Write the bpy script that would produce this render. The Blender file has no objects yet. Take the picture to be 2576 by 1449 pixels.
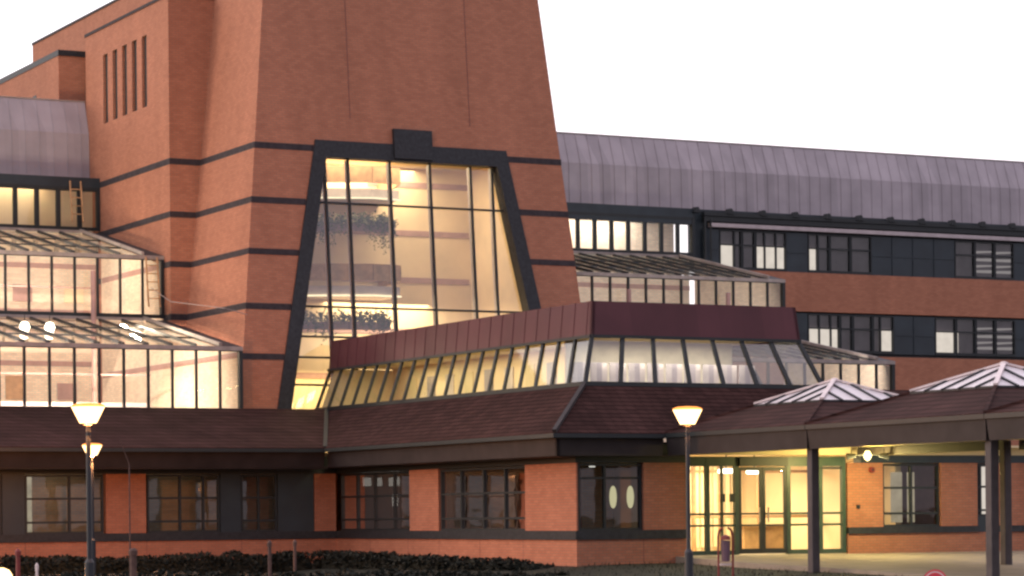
import bpy, math, random
from mathutils import Vector, Matrix
rnd = random.Random(7)
S = bpy.context.scene
COL = S.collection
# ------------------------------------------------------------------ camera
YAW = math.atan(6837/13212.0); ROLL = 0.0096; ZC = 1.06
cd = bpy.data.cameras.new('camera'); cam = bpy.data.objects.new('camera', cd); COL.objects.link(cam)
Rv = Vector((math.cos(YAW), -math.sin(YAW), 0)); Fv = Vector((math.sin(YAW), math.cos(YAW), 0)); Uv = Vector((0, 0, 1))
rx = Rv*math.cos(ROLL) - Uv*math.sin(ROLL); ux = Rv*math.sin(ROLL) + Uv*math.cos(ROLL)
M = Matrix((rx, ux, -Fv)).transposed().to_4x4(); M.translation = (0, 0, ZC)
cam.matrix_world = M
cd.sensor_width = 36; cd.lens = 36*6837/2576.0; cd.shift_y = (1300-724.5)/2576.0
cd.clip_start = .5; cd.clip_end = 4000
S.camera = cam
# ------------------------------------------------------------------ world, sun, exposure
W = bpy.data.worlds.new('World'); S.world = W; W.use_nodes = True
nt = W.node_tree; nt.nodes.clear()
def wn(t, **k):
    n = nt.nodes.new(t)
    for a, b in k.items(): setattr(n, a, b)
    return n
SUN = Vector((-.90, .38, .20)).normalized()
out = wn('ShaderNodeOutputWorld'); add = wn('ShaderNodeAddShader')
sky = wn('ShaderNodeTexSky', sky_type='NISHITA', sun_disc=False)
sky.sun_elevation = math.asin(SUN.z); sky.sun_rotation = math.atan2(SUN.x, SUN.y)
sky.air_density = 1.0; sky.dust_density = 3.0
b1 = wn('ShaderNodeBackground'); b1.inputs[1].default_value = .05
nt.links.new(sky.outputs[0], b1.inputs[0])
# thin bright overcast veil: brightest towards the sunset behind the building
tc = wn('ShaderNodeTexCoord')
dot = wn('ShaderNodeVectorMath', operation='DOT_PRODUCT'); dot.inputs[1].default_value = (-.55, .83, .10)
nt.links.new(tc.outputs['Generated'], dot.inputs[0])
mr = wn('ShaderNodeMapRange'); mr.inputs[1].default_value = -1; mr.inputs[2].default_value = .9
nt.links.new(dot.outputs['Value'], mr.inputs[0])
cr = wn('ShaderNodeValToRGB')
cr.color_ramp.elements[0].color = (.40, .345, .40, 1); cr.color_ramp.elements[0].position = 0
cr.color_ramp.elements[1].color = (1.0, .93, .95, 1); cr.color_ramp.elements[1].position = 1
e = cr.color_ramp.elements.new(.55); e.color = (.72, .63, .70, 1)
nt.links.new(mr.outputs[0], cr.inputs[0])
b2 = wn('ShaderNodeBackground'); b2.inputs[1].default_value = 1.85
nt.links.new(cr.outputs[0], b2.inputs[0])
nt.links.new(b1.outputs[0], add.inputs[0]); nt.links.new(b2.outputs[0], add.inputs[1])
nt.links.new(add.outputs[0], out.inputs[0])
sl = bpy.data.lights.new('sun', 'SUN'); sl.energy = .55; sl.angle = math.radians(14); sl.color = (1.0, .80, .70)
so = bpy.data.objects.new('sun', sl); COL.objects.link(so); so.rotation_euler = SUN.to_track_quat('Z', 'Y').to_euler()
so.location = (0, 0, 60)
S.view_settings.view_transform = 'Standard'; S.view_settings.look = 'None'
S.view_settings.exposure = 0; S.view_settings.gamma = 1
S.cycles.use_denoising = True; S.cycles.max_bounces = 8; S.cycles.transparent_max_bounces = 16
S.cycles.filter_width = 2.5; S.cycles.caustics_reflective = False; S.cycles.caustics_refractive = False
S.cycles.sample_clamp_indirect = 4

# ------------------------------------------------------------------ materials
def mat(name):
    m = bpy.data.materials.new(name); m.use_nodes = True
    t = m.node_tree; t.nodes.clear()
    o = t.nodes.new('ShaderNodeOutputMaterial')
    return m, t, o
def N(t, ty, **k):
    n = t.nodes.new(ty)
    for a, b in k.items(): setattr(n, a, b)
    return n
def math_(t, op, a, b=None):
    n = N(t, 'ShaderNodeMath', operation=op)
    for i, v in enumerate((a, b)):
        if v is None: continue
        if isinstance(v, (int, float)): n.inputs[i].default_value = v
        else: t.links.new(v, n.inputs[i])
    return n.outputs[0]
def wallcoord(t, sx=1, sz=1):
    """(x+y, z) in world metres: runs along any wall of the square plan"""
    g = N(t, 'ShaderNodeNewGeometry'); s = N(t, 'ShaderNodeSeparateXYZ'); t.links.new(g.outputs['Position'], s.inputs[0])
    c = N(t, 'ShaderNodeCombineXYZ')
    t.links.new(math_(t, 'MULTIPLY', math_(t, 'ADD', s.outputs[0], s.outputs[1]), sx), c.inputs[0])
    t.links.new(math_(t, 'MULTIPLY', s.outputs[2], sz), c.inputs[1])
    return c.outputs[0], g.outputs['Position'], s
def principled(t, o, rough=.7, metal=0, spec=.3):
    p = N(t, 'ShaderNodeBsdfPrincipled'); t.links.new(p.outputs[0], o.inputs[0])
    p.inputs['Roughness'].default_value = rough; p.inputs['Metallic'].default_value = metal
    p.inputs['Specular IOR Level'].default_value = spec
    return p
def rgba(c): return (c[0], c[1], c[2], 1)
def noisecol(t, pos, c, amt, scale, detail=4):
    n = N(t, 'ShaderNodeTexNoise'); n.inputs['Scale'].default_value = scale; n.inputs['Detail'].default_value = detail
    t.links.new(pos, n.inputs['Vector'])
    r = N(t, 'ShaderNodeValToRGB'); r.color_ramp.elements[0].position = .3; r.color_ramp.elements[1].position = .7
    r.color_ramp.elements[0].color = rgba([v*(1-amt) for v in c]); r.color_ramp.elements[1].color = rgba([v*(1+amt) for v in c])
    t.links.new(n.outputs['Fac'], r.inputs[0]); return r.outputs[0], n.outputs['Fac']
def plain(name, c, rough=.7, metal=0, spec=.3, amt=.12, scale=3.0, bump=0):
    m, t, o = mat(name); p = principled(t, o, rough, metal, spec)
    g = N(t, 'ShaderNodeNewGeometry')
    col, f = noisecol(t, g.outputs['Position'], c, amt, scale)
    t.links.new(col, p.inputs['Base Color'])
    if bump:
        b = N(t, 'ShaderNodeBump'); b.inputs['Strength'].default_value = bump; b.inputs['Distance'].default_value = .02
        t.links.new(f, b.inputs['Height']); t.links.new(b.outputs[0], p.inputs['Normal'])
    return m
def brick(name, c, rows=.075):
    m, t, o = mat(name); p = principled(t, o, .85, 0, .2)
    uv, pos, s = wallcoord(t)
    br = N(t, 'ShaderNodeTexBrick'); t.links.new(uv, br.inputs['Vector'])
    br.inputs['Scale'].default_value = 1; br.inputs['Brick Width'].default_value = rows*3; br.inputs['Row Height'].default_value = rows
    br.inputs['Mortar Size'].default_value = .010; br.inputs['Mortar Smooth'].default_value = .3; br.inputs['Bias'].default_value = 0
    br.inputs['Color1'].default_value = rgba([v*1.10 for v in c]); br.inputs['Color2'].default_value = rgba([c[0]*.92, c[1]*.88, c[2]*.88])
    br.inputs['Mortar'].default_value = rgba([c[0]*.62, c[1]*.95, c[2]*1.15])
    uvs, _p, _s = wallcoord(t, .9, .10)
    n1, f1 = noisecol(t, uvs, (1, 1, 1), .09, 1.0, 5)
    n2, f2 = noisecol(t, uv, (1, 1, 1), .05, 3.0, 6)
    mx = N(t, 'ShaderNodeMix', data_type='RGBA', blend_type='MULTIPLY'); mx.inputs[0].default_value = 1
    t.links.new(br.outputs['Color'], mx.inputs[6]); t.links.new(n1, mx.inputs[7])
    m2 = N(t, 'ShaderNodeMix', data_type='RGBA', blend_type='MULTIPLY'); m2.inputs[0].default_value = 1
    t.links.new(mx.outputs[2], m2.inputs[6]); t.links.new(n2, m2.inputs[7])
    t.links.new(m2.outputs[2], p.inputs['Base Color'])
    b = N(t, 'ShaderNodeBump'); b.inputs['Strength'].default_value = .4; b.inputs['Distance'].default_value = .008
    t.links.new(br.outputs['Fac'], b.inputs['Height']); b.invert = True
    t.links.new(b.outputs[0], p.inputs['Normal'])
    return m
def tiles(name, c, row=.11, wid=.30):
    m, t, o = mat(name); p = principled(t, o, .9, 0, .06)
    uv, pos, s = wallcoord(t)
    br = N(t, 'ShaderNodeTexBrick'); t.links.new(uv, br.inputs['Vector'])
    br.inputs['Scale'].default_value = 1; br.inputs['Brick Width'].default_value = wid; br.inputs['Row Height'].default_value = row
    br.inputs['Mortar Size'].default_value = .014; br.inputs['Mortar Smooth'].default_value = .5
    br.inputs['Color1'].default_value = rgba([v*1.2 for v in c]); br.inputs['Color2'].default_value = rgba([v*.8 for v in c])
    br.inputs['Mortar'].default_value = rgba([v*.35 for v in c])
    n1, f1 = noisecol(t, pos, (1, 1, 1), .25, .8, 6)
    mx = N(t, 'ShaderNodeMix', data_type='RGBA', blend_type='MULTIPLY'); mx.inputs[0].default_value = 1
    t.links.new(br.outputs['Color'], mx.inputs[6]); t.links.new(n1, mx.inputs[7])
    t.links.new(mx.outputs[2], p.inputs['Base Color'])
    # each course is thicker at its lower edge
    fr = math_(t, 'FRACT', math_(t, 'DIVIDE', s.outputs[2], row))
    b = N(t, 'ShaderNodeBump'); b.inputs['Strength'].default_value = .8; b.inputs['Distance'].default_value = .04
    t.links.new(math_(t, 'SUBTRACT', 1.0, fr), b.inputs['Height']); t.links.new(b.outputs[0], p.inputs['Normal'])
    return m
def cladding(name, c, rough=.42, seam=.52, spec=.5):
    """sheet metal panels, each a slightly different tone"""
    m, t, o = mat(name); p = principled(t, o, rough, .12, spec)
    uv, pos, s = wallcoord(t)
    u = math_(t, 'FLOOR', math_(t, 'DIVIDE', math_(t, 'ADD', s.outputs[0], s.outputs[1]), seam))
    wnz = N(t, 'ShaderNodeTexWhiteNoise', noise_dimensions='1D'); t.links.new(u, wnz.inputs['W'])
    r = N(t, 'ShaderNodeValToRGB')
    r.color_ramp.elements[0].color = rgba([v*.88 for v in c]); r.color_ramp.elements[1].color = rgba([v*1.1 for v in c])
    t.links.new(wnz.outputs['Value'], r.inputs[0])
    n1, f1 = noisecol(t, pos, (1, 1, 1), .10, 1.2, 6)
    mx = N(t, 'ShaderNodeMix', data_type='RGBA', blend_type='MULTIPLY'); mx.inputs[0].default_value = 1
    t.links.new(r.outputs[0], mx.inputs[6]); t.links.new(n1, mx.inputs[7])
    t.links.new(mx.outputs[2], p.inputs['Base Color'])
    b = N(t, 'ShaderNodeBump'); b.inputs['Strength'].default_value = .25; b.inputs['Distance'].default_value = .03
    t.links.new(f1, b.inputs['Height']); t.links.new(b.outputs[0], p.inputs['Normal'])
    return m
def glass(name, tint=(.9, .93, .9), refl=.10, rough=.02):
    m, t, o = mat(name)
    tr = N(t, 'ShaderNodeBsdfTransparent'); tr.inputs[0].default_value = rgba(tint)
    gl = N(t, 'ShaderNodeBsdfGlossy'); gl.inputs['Roughness'].default_value = rough; gl.inputs[0].default_value = (1, 1, 1, 1)
    lw = N(t, 'ShaderNodeLayerWeight'); lw.inputs[0].default_value = .25
    g = N(t, 'ShaderNodeNewGeometry')
    nz = N(t, 'ShaderNodeTexNoise'); nz.inputs['Scale'].default_value = 1.3; t.links.new(g.outputs['Position'], nz.inputs['Vector'])
    b = N(t, 'ShaderNodeBump'); b.inputs['Strength'].default_value = .12; b.inputs['Distance'].default_value = .02
    t.links.new(nz.outputs['Fac'], b.inputs['Height']); t.links.new(b.outputs[0], gl.inputs['Normal'])
    fac = math_(t, 'MINIMUM', math_(t, 'ADD', math_(t, 'MULTIPLY', lw.outputs['Fresnel'], .8), refl), 1.0)
    mx = N(t, 'ShaderNodeMixShader'); t.links.new(fac, mx.inputs[0]); t.links.new(tr.outputs[0], mx.inputs[1]); t.links.new(gl.outputs[0], mx.inputs[2])
    t.links.new(mx.outputs[0], o.inputs[0]); return m
def emit(name, c, s, var=0, scale=2.0):
    m, t, o = mat(name); em = N(t, 'ShaderNodeEmission'); em.inputs[1].default_value = s
    if var:
        g = N(t, 'ShaderNodeNewGeometry'); col, f = noisecol(t, g.outputs['Position'], c, var, scale); t.links.new(col, em.inputs[0])
    else: em.inputs[0].default_value = rgba(c)
    t.links.new(em.outputs[0], o.inputs[0]); return m
def translucent(name, c):
    m, t, o = mat(name); p = principled(t, o, .3, 0, .5)
    g = N(t, 'ShaderNodeNewGeometry'); col, f = noisecol(t, g.outputs['Position'], c, .06, 2)
    t.links.new(col, p.inputs['Base Color'])
    tl = N(t, 'ShaderNodeBsdfTranslucent'); tl.inputs[0].default_value = rgba(c)
    mx = N(t, 'ShaderNodeMixShader'); mx.inputs[0].default_value = .35
    t.links.new(p.outputs[0], mx.inputs[1]); t.links.new(tl.outputs[0], mx.inputs[2]); t.links.new(mx.outputs[0], o.inputs[0]); return m

BR = brick('red_brick', (.392, .157, .092))
BR2 = brick('ground_floor_brick', (.35, .140, .084))
JOINT = plain('joint_sealant', (.20, .085, .065), .9)
BAND = plain('dark_brick_band', (.035, .028, .032), .8, amt=.3, scale=6)
GRAN = plain('dark_granite', (.022, .024, .028), .55, amt=.35, scale=9, bump=.2)
DARK = plain('dark_frame_metal', (.014, .018, .020), .5, spec=.4)
TEAL = plain('dark_blue_panel', (.020, .030, .038), .45, spec=.4, amt=.2, scale=1.5)
GREENM = plain('green_door_metal', (.030, .055, .042), .45, spec=.4, amt=.2)
CLAD = cladding('mauve_cladding', (.305, .275, .300))
BROWN = cladding('brown_fascia_metal', (.080, .027, .033), .44, .70, .25)
TILE = tiles('brown_roof_tiles', (.042, .020, .018))
EAVE = plain('dark_eave_board', (.024, .019, .020), .6, amt=.25, scale=2)
RIDGE = plain('lead_flashing', (.30, .26, .24), .5, metal=.3, amt=.2)
TRIM = plain('dull_trim', (.42, .37, .38), .6)
WHITE = plain('pale_trim', (.55, .48, .48), .5)
CREAM = plain('cream_plaster', (.72, .58, .40), .8, amt=.10, scale=.8)
PALE = plain('pale_plaster', (.62, .56, .44), .8)
CREAM2 = plain('cream_soffit', (.62, .52, .34), .8, amt=.10, scale=.8)
INBR = brick('pale_inner_brick', (.78, .60, .46))
INBAND = plain('inner_band', (.38, .24, .22), .8)
WOOD = plain('warm_timber', (.42, .25, .13), .6, amt=.25, scale=4)
FLOOR = plain('inner_floor', (.30, .24, .18), .6)
GL = glass('window_glass', (.92, .94, .90), .04)
GLC = glass('hazy_glass', (.86, .87, .82), .10, .05)
GLR = glass('roof_glass', (.80, .82, .78), .10)
GLD = glass('dark_window_glass', (.50, .52, .52), .03)
LITW = emit('lit_blind', (1.0, .86, .74), 1.4, .08, 3)
STRIPREF = emit('reflected_strip_glow', (1.0, .88, .86), .42)  # glow in place of ceiling lights mirrored in the panes
LITD = emit('dim_lit_blind', (.95, .78, .52), .62, .2, 3)
GREYB = plain('grey_blind', (.30, .26, .29), .5, spec=.5, amt=.25, scale=1.2)
LAMPG = emit('lamp_glow', (1.0, .62, .28), 4.5)
LAMPO = emit('lamp_rim_glow', (1.0, .34, .08), 2.2)
BULB = emit('warm_bulb', (1.0, .80, .36), 4)
STRIPW = emit('warm_strip_glow', (1.0, .84, .55), 1.6)
CEILL = emit('ceiling_lamp_glow', (1.0, .93, .72), 6)
SMALLL = emit('small_lamp_glow', (1.0, .95, .85), 1.4)
OVAL = emit('oval_lamp_glow', (1.0, .90, .50), 1.0)
POST = plain('lamp_post_paint', (.016, .018, .024), .5, spec=.4)
CONC = plain('column_paint', (.060, .052, .055), .6, amt=.2)
SKYL = translucent('white_skylight_sheet', (.80, .76, .79))
REDM = plain('maroon_paint', (.16, .028, .026), .5)
PURP = plain('purple_bin', (.11, .065, .085), .6)
REDR = plain('red_reflector', (.55, .03, .05), .3, spec=.6)
WOODP = plain('weathered_post', (.085, .050, .042), .8, amt=.3, scale=8)
PAVE = plain('pavement_concrete', (.24, .20, .155), .85, amt=.15, scale=1.5, bump=.2)
GRASS = plain('dark_grass', (.012, .015, .009), .95, amt=.45, scale=2.5, bump=.6)
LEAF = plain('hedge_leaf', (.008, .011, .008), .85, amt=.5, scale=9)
LEAF2 = plain('indoor_leaf', (.13, .16, .07), .8, amt=.4, scale=5)
LEAF3 = plain('indoor_leaf_grey', (.24, .23, .14), .8, amt=.4, scale=5)
CABLE = plain('cable_sheath', (.30, .24, .22), .6)

# ------------------------------------------------------------------ mesh helpers
class MB:
    def __init__(s): s.v = []; s.f = []
    def poly(s, *p):
        i = len(s.v); s.v += [tuple(q) for q in p]; s.f.append(tuple(range(i, i+len(p)))); return s
    def box(s, x0, x1, y0, y1, z0, z1):
        i = len(s.v)
        s.v += [(x0,y0,z0),(x1,y0,z0),(x1,y1,z0),(x0,y1,z0),(x0,y0,z1),(x1,y0,z1),(x1,y1,z1),(x0,y1,z1)]
        for q in ((0,3,2,1),(4,5,6,7),(0,1,5,4),(1,2,6,5),(2,3,7,6),(3,0,4,7)): s.f.append(tuple(i+k for k in q))
        return s
    def prism(s, pts, d):
        """polygon pts swept by vector d (closed)"""
        n = len(pts); i = len(s.v); d = Vector(d)
        s.v += [tuple(p) for p in pts] + [tuple(Vector(p)+d) for p in pts]
        s.f.append(tuple(i+k for k in range(n))[::-1]); s.f.append(tuple(i+n+k for k in range(n)))
        for k in range(n): s.f.append((i+k, i+(k+1) % n, i+n+(k+1) % n, i+n+k))
        return s
    def bar(s, p, q, w, h, up=(0, 0, 1)):
        p = Vector(p); q = Vector(q); d = (q-p).normalized(); up = Vector(up)
        if abs(d.dot(up)) > .98: up = Vector((0, 1, 0))
        a = d.cross(up).normalized()*w/2; b = a.cross(d).normalized()*h/2
        return s.prism([p-a-b, p+a-b, p+a+b, p-a+b], q-p)
    def lathe(s, prof, c=(0, 0, 0), n=14):
        i = len(s.v); m = len(prof)
        for r, z in prof:
            for k in range(n):
                a = 2*math.pi*k/n; s.v.append((c[0]+r*math.cos(a), c[1]+r*math.sin(a), c[2]+z))
        for j in range(m-1):
            for k in range(n):
                s.f.append((i+j*n+k, i+j*n+(k+1) % n, i+(j+1)*n+(k+1) % n, i+(j+1)*n+k))
        s.f.append(tuple(i+k for k in range(n))[::-1]); s.f.append(tuple(i+(m-1)*n+k for k in range(n)))
        return s
    def tube(s, pts, r, n=6):
        for a, b in zip(pts[:-1], pts[1:]): s.rod(a, b, r, r, n)
        return s
    def rod(s, p, q, r0, r1, n=8):
        p = Vector(p); q = Vector(q); d = (q-p).normalized(); u = Vector((0, 0, 1))
        if abs(d.dot(u)) > .95: u = Vector((1, 0, 0))
        a = d.cross(u).normalized(); b = a.cross(d)
        i = len(s.v)
        for c, r in ((p, r0), (q, r1)):
            for k in range(n):
                t = 2*math.pi*k/n; s.v.append(tuple(c+a*r*math.cos(t)+b*r*math.sin(t)))
        for k in range(n): s.f.append((i+k, i+(k+1) % n, i+n+(k+1) % n, i+n+k))
        s.f.append(tuple(i+k for k in range(n))[::-1]); s.f.append(tuple(i+n+k for k in range(n)))
        return s
    def leaf(s, c, size):
        a = Vector((rnd.gauss(0, 1), rnd.gauss(0, 1), rnd.gauss(0, .7))).normalized()
        b = a.cross(Vector((rnd.gauss(0, 1), rnd.gauss(0, 1), rnd.gauss(0, 1)))).normalized()
        c = Vector(c); l = size*rnd.uniform(.7, 1.4)
        return s.poly(c-a*l*.5, c+b*l*.28, c+a*l*.5, c-b*l*.28)
    def build(s, name, m, parent=None, smooth=False, bevel=0):
        o = Vector((0, 0, 0)); q = parent
        while q is not None: o = o+q.location; q = q.parent
        me = bpy.data.meshes.new(name)
        me.from_pydata([tuple(Vector(v)-o) for v in s.v], [], s.f); me.update()
        me.materials.append(m)
        if smooth:
            for p in me.polygons: p.use_smooth = True
        ob = bpy.data.objects.new(name, me); COL.objects.link(ob)
        if parent is not None: ob.parent = parent
        if bevel:
            bv = ob.modifiers.new('edge', 'BEVEL'); bv.width = bevel; bv.segments = 2; bv.limit_method = 'ANGLE'
        return ob
def thing(name, label, cat, loc=(0, 0, 0), group=None):
    o = bpy.data.objects.new(name, None); COL.objects.link(o); o.location = loc
    o.empty_display_size = .3
    o['label'] = label; o['category'] = cat
    if group: o['group'] = group
    return o
def tag(o, label, cat, group=None):
    o['label'] = label; o['category'] = cat
    if group: o['group'] = group
    return o
def copy_tree(o, parent=None):
    c = o.copy(); COL.objects.link(c)
    if parent is not None: c.parent = parent
    for ch in list(o.children): copy_tree(ch, c)
    return c
def area(name, loc, size, power, color, direction=(0, 0, -1), sy=None):
    l = bpy.data.lights.new(name, 'AREA'); l.energy = power; l.color = color; l.size = size
    if sy: l.shape = 'RECTANGLE'; l.size_y = sy
    o = bpy.data.objects.new(name, l); COL.objects.link(o); o.location = loc
    o.rotation_euler = Vector(direction).to_track_quat('-Z', 'Y').to_euler(); return o
def point(name, loc, power, color, r=.15):
    l = bpy.data.lights.new(name, 'POINT'); l.energy = power; l.color = color; l.shadow_soft_size = r
    o = bpy.data.objects.new(name, l); COL.objects.link(o); o.location = loc; return o
WARM = (1.0, .76, .46); YEL = (1.0, .78, .36); SOD = (1.0, .36, .10)

# ================================================================== GROUND
def gh(x, y):
    t = min(max((62-y)/17, 0), 1.3)
    h = -.20-.38*t
    k = min(max((34.5-x)/4, 0), 1)
    return h-.35*k*(1-min(t, 1))
def pvz(y): return -.02-.033*max(0, min(16, 62-y))
g = MB(); xs = [-1500, -300, -60, -20, 0, 8]+[10+1.5*i for i in range(50)]+[90, 140, 400, 1500]
ys = [-1500, -200, -20, 0, 15, 25]+[28+1.5*i for i in range(46)]+[110, 160, 500, 2500]
for j in ys:
    for i in xs: g.v.append((i, j, gh(i, j)))
for j in range(len(ys)-1):
    for i in range(len(xs)-1):
        a = j*len(xs)+i; g.f.append((a, a+1, a+1+len(xs), a+len(xs)))
ground = g.build('ground', GRASS, smooth=True); ground['kind'] = 'structure'
# pavement in front of the entrance, laid on the slope
pv = MB()
ring = [(37.0, 62.6), (36.6, 57.6), (37.2, 54.0), (36.9, 49.0), (36.2, 44.0), (60, 44.0), (60, 62.6)]
pv.prism([(x, y, pvz(y)-.5) for x, y in ring], (0, 0, .5))
pav = pv.build('pavement', PAVE); pav['kind'] = 'structure'
gr = MB()
for _ in range(9000):
    x = rnd.uniform(18, 37.2); y = rnd.uniform(38, 62)
    z = gh(x, y); h = rnd.uniform(.03, .10); a = rnd.uniform(0, 6.28); w = .012
    gr.poly((x-w*math.cos(a), y-w*math.sin(a), z-.01), (x+w*math.cos(a), y+w*math.sin(a), z-.01), (x+rnd.gauss(0, .03), y+rnd.gauss(0, .03), z+h))
grass = gr.build('grass', GRASS); grass['kind'] = 'stuff'; grass['label'] = 'short dark grass in front of the entrance'; grass['category'] = 'grass'

# ================================================================== TOWER
CX = 38.68
def yf(z): return 81.2+.085*(z-7)
def hw(z): return 5.62+.102*(13.17-z)
def xi(z): return 3.13+.195*(12.88-z)
def xo(z): return 3.50+.195*(13.44-z)
ZT = 25.0; ZB = -.8; ZH = 13.44
tower = thing('brick_tower', 'tapering red brick tower with a big glowing trapezoid window', 'tower', (CX, 84, 0))
def fp(x, z, d=0): return (x, yf(z)+d, z)
w = MB()
T = .45
w.prism([fp(CX-hw(ZB), ZB), fp(CX-xo(ZB), ZB), fp(CX-xo(ZH), ZH), fp(CX-hw(ZH), ZH)], (0, T, 0))
w.prism([fp(CX+xo(ZB), ZB), fp(CX+hw(ZB), ZB), fp(CX+hw(ZH), ZH), fp(CX+xo(ZH), ZH)], (0, T, 0))
w.prism([fp(CX-hw(ZH), ZH), fp(CX+hw(ZH), ZH), fp(CX+hw(ZT), ZT), fp(CX-hw(ZT), ZT)], (0, T, 0))
for sgn in (-1, 1):
    q = [(CX+sgn*hw(ZB), yf(ZB)+T, ZB), (CX+sgn*hw(ZT), yf(ZT)+T, ZT), (CX+sgn*hw(ZT), 92, ZT), (CX+sgn*hw(ZB), 92, ZB)]
    w.prism(q, (-sgn*.4, 0, 0))
w.poly((CX-hw(ZT), yf(ZT), ZT), (CX+hw(ZT), yf(ZT), ZT), (CX+hw(ZT), 92, ZT), (CX-hw(ZT), 92, ZT))
w.build('wall', BR, tower)
BZ = [13.16, 11.37, 9.69, 7.91, 6.28]
for z in BZ:
    h = .10; pr = .012
    xl, xr = CX-hw(z)-pr, CX+hw(z)+pr
    xf = xo(z)
    for a, c in ((xl, CX-xf), (CX+xf, xr)):
        MB().prism([fp(a, z-h, -pr), fp(c, z-h, -pr), fp(c, z+h, -pr), fp(a, z+h, -pr)], (0, .06, 0)).build('band', BAND, tower)
    for sgn, xx in ((-1, xl), (1, xr)):
        MB().prism([(xx, yf(z)+.06, z-h), (xx, yf(z)+.06, z+h), (xx, 86.64, z+h), (xx, 86.64, z-h)], (-sgn*.05, 0, 0)).build('band', BAND, tower)
for dx in (-2.2, 2.2):
    MB().prism([fp(CX+dx-.018, 14.2, -.004), fp(CX+dx+.018, 14.2, -.004), fp(CX+dx+.018, ZT, -.004), fp(CX+dx-.018, ZT, -.004)], (0, .03, 0)).build('movement_joint', JOINT, tower)
f = MB()
for sgn in (-1, 1):
    f.prism([fp(CX+sgn*xo(ZB), ZB, -.07), fp(CX+sgn*xi(ZB), ZB, -.07), fp(CX+sgn*xi(12.88), 12.88, -.07), fp(CX+sgn*xo(12.88), 12.88, -.07)], (0, .5, 0))
f.prism([fp(CX-xo(12.88), 12.88, -.07), fp(CX+xo(12.88), 12.88, -.07), fp(CX+xo(ZH), ZH, -.07), fp(CX-xo(ZH), ZH, -.07)], (0, .5, 0))
fr = f.build('window_surround', GRAN, tower)
k = MB(); k.prism([fp(CX-.70, 12.96, -.16), fp(CX+.70, 12.96, -.16), fp(CX+.70, 13.95, -.16), fp(CX-.70, 13.95, -.16)], (0, .3, 0))
k.build('keystone', GRAN, fr)
mu = MB(); dg = .26
for dx in (-3.08, -2.25, -.74, .74, 2.25, 3.06):
    zt = 12.88; 
    if abs(dx) > 3.1: zt = 12.5
    mu.prism([fp(CX+dx-.04, 3.6, dg-.06), fp(CX+dx+.04, 3.6, dg-.06), fp(CX+dx+.04, zt, dg-.06), fp(CX+dx-.04, zt, dg-.06)], (0, .05, 0))
for z in (11.41, 7.97, 6.98, 6.30, 5.4):
    x = xi(z)
    mu.prism([fp(CX-x, z-.035, dg-.055), fp(CX+x, z-.035, dg-.055), fp(CX+x, z+.035, dg-.055), fp(CX-x, z+.035, dg-.055)], (0, .045, 0))
win = mu.build('window', DARK, tower)
fin = MB()
for dx in (-3.08, -2.25, -.74, .74, 2.25, 3.06):
    fin.prism([fp(CX+dx-.03, 3.6, dg+.02), fp(CX+dx+.03, 3.6, dg+.02), fp(CX+dx+.03, 12.85, dg+.02), fp(CX+dx-.03, 12.85, dg+.02)], (0, .16, 0))
fin.build('mullion_fin', WHITE, win)
pn = MB().poly(fp(CX-xi(3.6), 3.6, dg), fp(CX+xi(3.6), 3.6, dg), fp(CX+xi(12.9), 12.9, dg), fp(CX-xi(12.9), 12.9, dg))
pn.build('pane', GLC, win)
# interior of the tower hall
YB = 86.45
it = MB().box(33.4, 44.0, YB, YB+.3, 3.2, 14)
it.build('inner_wall', CREAM, tower)
sw = MB(); sw.box(43.2, 43.5, 82.6, YB, 3.2, 14); sw.build('inner_side_wall', CREAM, tower)
ce = MB(); ce.box(33.4, 43.2, 82.4, YB, 13.35, 13.6); ce.build('inner_ceiling', CREAM2, tower)
fl = MB(); fl.box(33.0, 43.2, 81.8, YB, 3.0, 3.2); fl.build('inner_floor', FLOOR, tower)
for z, xa in ((12.75, 39.2), (11.05, 35.0), (9.4, 33.5), (7.6, 33.5), (6.0, 33.5)):
    MB().box(xa, 43.1, YB-.03, YB-.002, z-.10, z+.10).build('inner_band', INBAND, tower)
def gallery(zs):
    path = [(33.6, 86.2), (35.2, 85.3), (36.8, 84.4), (38.2, 83.9), (39.3, 84.1), (39.6, 85.2), (39.6, YB)]
    s = MB(); top = [(x, y, zs) for x, y in path]+[(33.6, YB, zs)]
    s.prism(top, (0, 0, .28)); sl_ = s.build('gallery_floor', WHITE, tower)
    rl = MB()
    for (a, b), (c, d) in zip(path[:-1], path[1:]):
        rl.bar((a, b, zs+.75), (c, d, zs+.75), .10, .55)
    rl.build('parapet', WOOD, sl_)
    st = MB()
    for (a, b), (c, d) in zip(path[:4], path[1:5]):
        st.bar((a, b-.06, zs-.05), (c, d-.06, zs-.05), .10, .05)
    st.build('glow_strip', STRIPW, sl_)
    return path
for zs in (11.95, 8.65):
    gallery(zs)
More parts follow.
